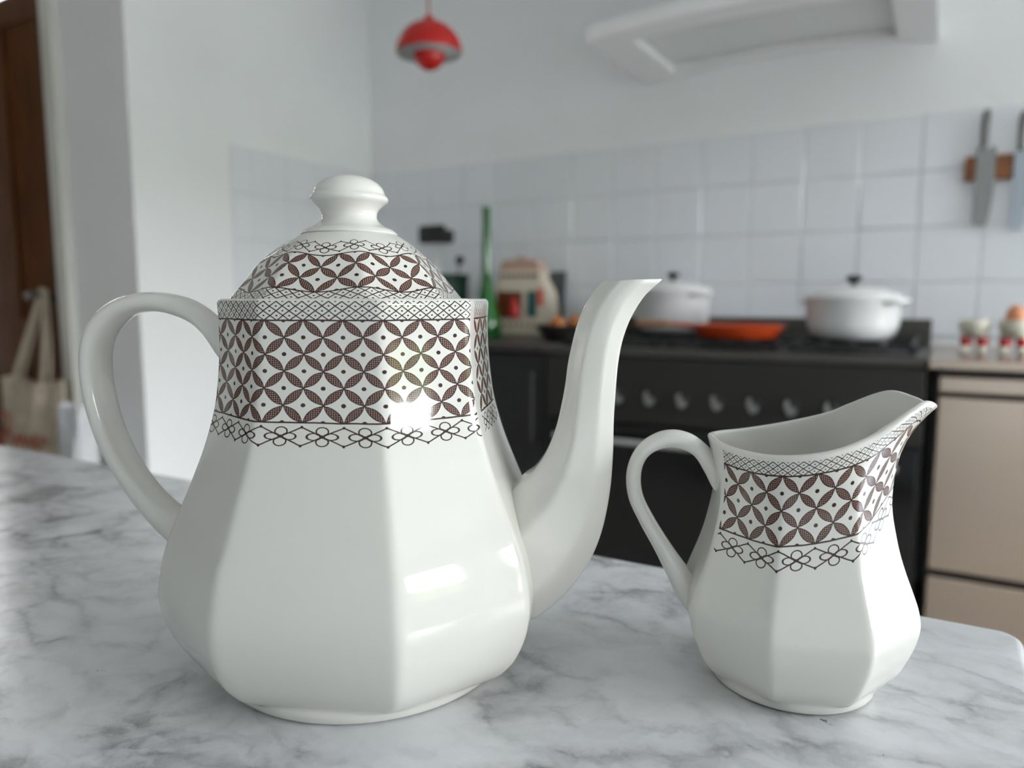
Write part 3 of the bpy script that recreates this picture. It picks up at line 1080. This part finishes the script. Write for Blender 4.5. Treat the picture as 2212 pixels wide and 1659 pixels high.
# ---------------------------------------------------------------- knives
rk = empty('knife_rack', (.19, WB - .0105, 1.508))
tag(rk, 'brown wooden magnetic knife rack on the tiled wall', 'knife rack')
MB().box(-.147, .25, -.022, 0, 0, .086, bev=.004).build('rack_bar', M_rack, rk)


def knife(loc, label, wide, bm_=None):
    k = empty('kitchen_knife', loc, 0)
    tag(k, label, 'knife', 'knives on the wooden rack')
    poly = [(-wide * .5, 0), (-wide * .5, -.265), (-wide * .5 + .012, -.276), (wide * .18, -.276), (wide * .33, -.24), (wide * .44, -.17), (wide * .5, -.09), (wide * .5, -.012), (wide * .44, 0)]
    MB().prism(poly, 'y', -.0012, .0012).build('blade', bm_ or M_blade, k)
    MB().tube([(-wide * .14, 0, -.006), (-wide * .14, 0, .012), (-wide * .16, 0, .06), (-wide * .12, 0, .11), (-wide * .10, 0, .128)], [.010, .012, .0125, .013, .009], 14, .8, (0, 1, 0)).build('knife_handle', M_dkhandle, k, smooth=True)
    MB().box(-wide * .20, wide * .12, -.006, .006, -.010, .006, bev=.002).build('bolster', M_chrome, k)
    return k


knife((.106, WB - .036, 1.622), 'broad bladed kitchen knife hanging nearer the cooker', .060)
knife((.214, WB - .036, 1.605), 'kitchen knife hanging at the right edge of the picture', .050, M_blade2)

# ================================================================== extractor hood
HX0, HX1, HY0 = -1.175, -.065, 2.575
hood = empty('extractor_hood', ((HX0 + HX1) / 2, WB - .001, 2.0))
tag(hood, 'white extractor hood with curved canopy above the cooker', 'extractor hood')
hxw = (HX1 - HX0) / 2


def arch(x):
    return .018 + .030 * (1 - (x / hxw) ** 2)


def arch_slab(x0, x1, y0, y1, z0, z1, mb, n=24, round_front=0.0):
    vs = []
    for i in range(n + 1):
        x = x0 + (x1 - x0) * i / n
        zz = arch(x)
        rf = round_front
        ring = [(y1, z0), (y1, z1), (y0 + rf, z1), (y0 + rf * .3, z1 - rf * .3), (y0, z1 - rf), (y0, z0 + rf), (y0 + rf * .3, z0 + rf * .3), (y0 + rf, z0)]
        vs += [(x, y, z + zz) for y, z in ring]
    fs = grid_faces(n + 1, 8)
    fs += [tuple(range(8)), tuple(reversed(range(n * 8, n * 8 + 8)))]
    mb.add(vs, fs)


yb, yfh = -.001, HY0 - WB
cm = MB()
arch_slab(-hxw, hxw, yfh, yfh + .115, 0, .052, cm, round_front=.012)
arch_slab(-hxw, hxw, -.045, yb, 0, .052, cm, round_front=.002)
arch_slab(-hxw, -hxw + .135, yfh + .115, -.045, 0, .052, cm, 6, .002)
arch_slab(hxw - .125, hxw, yfh + .115, -.045, 0, .052, cm, 6, .002)
arch_slab(-hxw + .02, hxw - .02, yfh + .02, yb, .05, .062, cm, round_front=.002)
cm.build('canopy', M_hood, hood, auto=40)
pm = MB()
arch_slab(-hxw + .150, hxw - .140, yfh + .130, -.060, .036, .046, pm, round_front=.004)
pm.build('filter_panel', M_hood_in, hood, auto=40)
for x0, x1 in ((-hxw + .135, -hxw + .141), (hxw - .131, hxw - .125)):
    MB().box(x0, x1, yfh + .116, -.046, arch(x0) + .003, arch(x0) + .05).build('panel_edge', M_hood, hood)
MB().box(-.17, .17, -.30, -.002, .095, CEIL - 2.0 - .002, bev=.004).build('chimney', M_hood, hood)

# ================================================================== pendant lamp
r = Vector((-.6195, .8493, .3438))
LPOS = Vector((0, 0, EYE - .030)) + r * 2.50
lamp = empty('pendant_lamp', LPOS)
tag(lamp, 'glossy red pendant lamp with domed shade and smaller bowl hanging from the ceiling', 'pendant lamp')
RL = .112
out_, inn = [], []
for i in range(0, 15):
    a = R_(90 - i * 90 / 14)
    out_.append((max(0.0, RL * math.cos(a)), RL * math.sin(a) * .93))
for i in range(0, 15):
    a = R_(i * 90 / 14)
    inn.append((max(0.0, (RL - .003) * math.cos(a)), (RL - .003) * math.sin(a) * .93))
MB().lathe(out_ + [(RL - .0015, -.002)], 48, (0, 0, .0)).build('shade', M_red, lamp, smooth=True)
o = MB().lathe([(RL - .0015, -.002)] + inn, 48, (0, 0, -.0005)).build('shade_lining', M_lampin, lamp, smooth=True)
RB = .054
bw = []
for i in range(0, 13):
    a = R_(-90 + i * 90 / 12)
    bw.append((max(0.0, RB * math.cos(a)), RB * math.sin(a)))
MB().lathe(bw + [(RB - .002, 0.001), (RB - .003, -.002), (RB * .7, -.03), (0, -.046)], 40, (0, 0, -.002)).build('lower_bowl', M_red, lamp, smooth=True)
for k in range(3):
    a = 2 * PI * k / 3
    MB().tube([(RB * math.cos(a) * .98, RB * math.sin(a) * .98, -.004), (RB * .9 * math.cos(a), RB * .9 * math.sin(a), .094)], .0012, 6).build('bracket', M_chrome, lamp)
MB().lathe([(.018, RL * .91), (.016, RL * .93 + .012), (.006, RL * .93 + .02), (0, RL * .93 + .02)], 20).build('cap', M_red, lamp, auto=40)
MB().tube([(0, 0, RL * .93 + .018), (0, 0, CEIL - LPOS.z - .03)], .0035, 8).build('cord', princ('red_fabric_cord', (.45, .08, .06), rough=.8), lamp, smooth=True)
MB().lathe([(.05, CEIL - LPOS.z - .001), (.05, CEIL - LPOS.z - .018), (.02, CEIL - LPOS.z - .034), (0, CEIL - LPOS.z - .034)], 28).build('ceiling_rose', M_red, lamp, auto=40)

# ================================================================== things in the corner
vz = empty('bottle_vase', (-1.765, 2.83, .9202))
tag(vz, 'tall slender green glass bottle vase in the corner', 'vase')
vp = [(0, 0), (.050, 0), (.062, .006), (.066, .03), (.062, .075), (.050, .125), (.036, .18), (.026, .24), (.0205, .32), (.0185, .42), (.0178, .53), (.0195, .560), (.0215, .570), (.019, .572), (.0150, .555), (.0140, .42), (.018, .30), (.040, .14), (.054, .05), (0, .012)]
MB().lathe(vp, 40).build('vase_glass', M_gglass, vz, auto=50)

cr_ = empty('utensil_crock', (-2.065, 2.96, .9202))
tag(cr_, 'dark green glazed utensil crock behind the teapot lid', 'crock')
MB().lathe([(0, 0), (.085, 0), (.094, .006), (.098, .05), (.098, .24), (.102, .27), (.104, .285), (.100, .288), (.095, .28), (.092, .05), (0, .012)], 40).build('crock_body', M_dkgreen, cr_, auto=50)


def utensil(name, label, top, foot, head_fn, shaft_mat, sr):
    u = empty(name, (cr_.location.x + foot[0], cr_.location.y + foot[1], .9202 + .0135))
    tag(u, label, 'utensil', 'utensils in the green crock')
    a, b = Vector((0, 0, 0)), Vector(top) - Vector((foot[0], foot[1], .0135))
    MB().tube([a, a.lerp(b, .5), b], sr, 12).build('shaft', shaft_mat, u, smooth=True)
    h = MB()
    head_fn(h, b)
    h.build('head', M_black, u, auto=45)
    return u


utensil('potato_masher', 'steel shafted utensil with broad black head standing in the crock', (-.055, -.02, .435), (-.035, -.01),
        lambda h, b: h.box(b.x - .095, b.x + .055, b.y - .02, b.y + .02, b.z, b.z + .088, bev=.016).box(b.x + .03, b.x + .10, b.y - .02, b.y + .02, b.z - .004, b.z + .062, bev=.016), M_satin, .022)
utensil('spoon', 'thin utensil with small round black end at the right of the crock', (.086, -.025, .352), (.035, -.015),
        lambda h, b: h.lathe([(0, -.022), (.014, -.018), (.022, 0), (.014, .018), (0, .022)], 20, tuple(b)), M_black, .004)
utensil('ladle', 'thin utensil with small round black end at the left of the crock', (-.082, .030, .345), (-.04, .02),
        lambda h, b: h.lathe([(0, -.018), (.012, -.014), (.018, 0), (.012, .014), (0, .018)], 20, tuple(b)), M_black, .004)

hs = empty('house_jar', (-1.668, 3.01, .9202), R_(6))
tag(hs, 'cream ceramic house shaped jar with painted windows beside the green vase', 'jar')
MB().box(-.125, .135, -.07, .07, 0, .065, bev=.01).build('base', M_house, hs)
for i in range(9):
    MB().box(-.118 + i * .028, -.104 + i * .028, -.0745, -.068, .050, .060).build('brick_mark', M_brown, hs)
MB().prism([(-.125, .065), (.150, .065), (.130, .20), (.095, .265), (-.105, .265), (-.115, .20)], 'y', -.066, .066).build('wall', M_house, hs)
MB().box(-.108, .100, -.06, .06, .265, .300, bev=.008).build('eave', M_house, hs)
for i in range(8):
    MB().box(-.098 + i * .025, -.086 + i * .025, -.0705, -.058, .270, .281).build('roof_mark', M_brown, hs)
MB().prism([(-.105, .30), (.095, .30), (.075, .345), (.03, .35), (0, .362), (-.03, .35), (-.09, .345)], 'y', -.055, .055).build('roof', M_pinkroof, hs)
MB().box(-.112, .012, -.070, -.064, .085, .205).build('shop_front', M_brown, hs)
MB().lathe([(0, 0), (.022, 0), (.026, .03), (.016, .055), (.018, .07), (.010, .085), (0, .088)], 16, (-.022, -.078, .086), 1, .4).build('painted_figure', M_redpaint, hs, auto=50)
MB().box(.040, .085, -.071, -.064, .090, .205).build('window', M_teal, hs)
MB().box(.088, .118, -.071, -.064, .140, .215).build('shutter', M_coral, hs)

bk = MB().box(-.065, .065, -.005, .005, 0, .30, bev=.002).build('slate_board', princ('grey_slate', (.11, .115, .12), rough=.6), loc=(-1.605, 3.142, .9212))
bk.rotation_euler = (R_(-6.5), 0, 0)
tag(bk, 'grey slate board leaning behind the house jar', 'board')

bl = empty('fruit_bowl', (-1.375, 2.80, .9202))
tag(bl, 'low dark bowl holding the onions beside the cooker', 'bowl')
MB().lathe([(0, 0), (.06, 0), (.07, .004), (.105, .045), (.115, .062), (.111, .064), (.098, .047), (.064, .012), (0, .010)], 40).build('bowl_shell', M_dktop, bl, auto=50)
for (dx, dy, dz, rr, lab) in ((-.015, -.012, .0525, .040, 'larger brown onion in the dark bowl'), (.052, .020, .0645, .032, 'smaller brown onion in the dark bowl nearer the cooker')):
    on = empty('onion', (bl.location.x + dx, bl.location.y + dy, .9202 + dz - rr + .0005 + .008))
    tag(on, lab, 'onion', 'onions in the dark bowl')
    MB().lathe([(0, 0), (rr * .5, rr * .12), (rr * .92, rr * .6), (rr, rr), (rr * .86, rr * 1.45), (rr * .45, rr * 1.78), (rr * .16, rr * 1.98), (0, rr * 2.0)], 24).build('bulb', M_onion, on, smooth=True)
    MB().tube([(0, 0, rr * 1.95), (.002, 0, rr * 2.2), (.006, .002, rr * 2.42)], [rr * .16, rr * .1, rr * .05], 8).build('stem', M_wood, on, smooth=True)

# ================================================================== bags on the door handle
hpx = door.location.x + hx
hpy = door.location.y - .058


def bag(name, label, cx, y, ztop, zbot, w, mat, thick, seed, strap_r, sep, hook):
    b = empty(name, (cx, y, zbot))
    tag(b, label, 'bag')
    rg = random.Random(seed)
    nx, nz = 26, 22
    ph = [rg.uniform(0, 6) for _ in range(4)]
    vs = []
    for side in (-1, 1):
        for j in range(nz + 1):
            f = j / nz
            for i in range(nx + 1):
                s = -1 + 2 * i / nx
                bulge = thick * (1 - abs(s) ** 2.5) * (.25 + .75 * math.sin(min(1, (1 - f) * 1.4 + .1) * PI * .5))
                fold = .010 * math.sin(s * 7 + ph[0] + f * 1.5) * (.3 + .7 * f) + .006 * math.sin(s * 13 + ph[1] - f * 3)
                xx = s * w / 2 * (1 - .06 * f + .03 * math.sin(f * 5 + ph[2]))
                zz = (ztop - zbot) * f + .012 * math.sin(s * 4 + ph[3]) * f
                vs.append((xx, side * max(.004, bulge) + fold * (1 if side < 0 else .8), zz))
    n1 = (nx + 1) * (nz + 1)
    fs = []
    for q in (0, n1):
        for j in range(nz):
            for i in range(nx):
                a0 = q + j * (nx + 1) + i
                fs.append((a0, a0 + 1, a0 + nx + 2, a0 + nx + 1))
    for j in range(nz):
        for i in (0, nx):
            a0 = j * (nx + 1) + i
            fs.append((a0, a0 + nx + 1, n1 + a0 + nx + 1, n1 + a0))
    for i in range(nx):
        fs.append((i, i + 1, n1 + i + 1, n1 + i))
    MB().add(vs, fs).build('bag_body', mat, b, smooth=True)
    for s in (-1, 1):
        for yy in (-.02, .015):
            p0 = Vector((s * sep * w / 2, yy, ztop - zbot - .04))
            p1 = Vector((hook[0] - cx + s * .012, hook[1] - y + yy * .3, hook[2] - zbot))
            mid = p0.lerp(p1, .5) + Vector((s * .012, 0, -.01))
            MB().tube([p0, p0.lerp(mid, .5) + Vector((s * .006, 0, 0)), mid, mid.lerp(p1, .55), p1, p1 + Vector((-s * .012, 0, .012))], strap_r, 10, .25, (0, 1, 0)).build('strap', mat, b, smooth=True)
    return b


hook = (hpx + .045, hpy, 1.116)
tote = bag('tote_bag', 'natural canvas tote bag with rust red script hanging on the door handle', -3.385, RET - .095, .745, .30, .53, M_canvas, .045, 3, .021, .42, hook)
wb = empty('paper_carrier_bag', (-3.02, RET - .115, 0))
tag(wb, 'crumpled white paper carrier bag standing on the floor by the door', 'bag')
rg = random.Random(5)
vs, nz, nn = [], 26, 40
for j in range(nz + 1):
    f = j / nz
    for i in range(nn):
        a = 2 * PI * i / nn
        ca, sa = math.cos(a), math.sin(a)
        e = .32
        xx = math.copysign(abs(ca) ** e, ca) * .070 * (1 - .10 * f)
        yy = math.copysign(abs(sa) ** e, sa) * .055 * (1 - .45 * f ** 2)
        k = .006 * math.sin(9 * a + 7 * f) + .008 * math.sin(3 * a - 11 * f) * f
        vs.append((xx + k * ca, yy + k * sa,   .66 * f + (.012 * math.sin(2 * a + 1) * f)))
fs = grid_faces(nz + 1, nn) + [tuple(reversed(range(nn)))]
MB().add(vs, fs).build('bag_body', M_wbag, wb, smooth=True)
# script lettering on the tote
def script(pts, r):
    K = cr([(x, z, 0) for x, z in pts], 60)
    return [(x, -.062 + .012 * (abs(x) / .25) ** 2, z) for x, z, _ in K]


lt = MB()
lt.tube(script([(-.235, .175), (-.20, .255), (-.13, .30), (-.075, .285), (-.10, .235), (-.15, .19), (-.185, .155)], 0), .0075, 8, .3, (0, 1, 0))
lt.tube(script([(-.185, .165), (-.12, .185), (-.075, .235), (-.065, .185), (-.05, .165), (-.03, .175), (-.012, .215), (-.005, .185), (0, .165), (.012, .19), (.03, .215), (.036, .19), (.042, .165), (.058, .185), (.075, .21), (.083, .185), (.092, .17), (.115, .185), (.138, .205), (.125, .222), (.11, .20), (.118, .172), (.145, .168), (.165, .19), (.172, .215), (.182, .208), (.19, .218), (.198, .19)], 0), .0065, 8, .3, (0, 1, 0))
lt.build('script_lettering', M_print, tote, smooth=True)
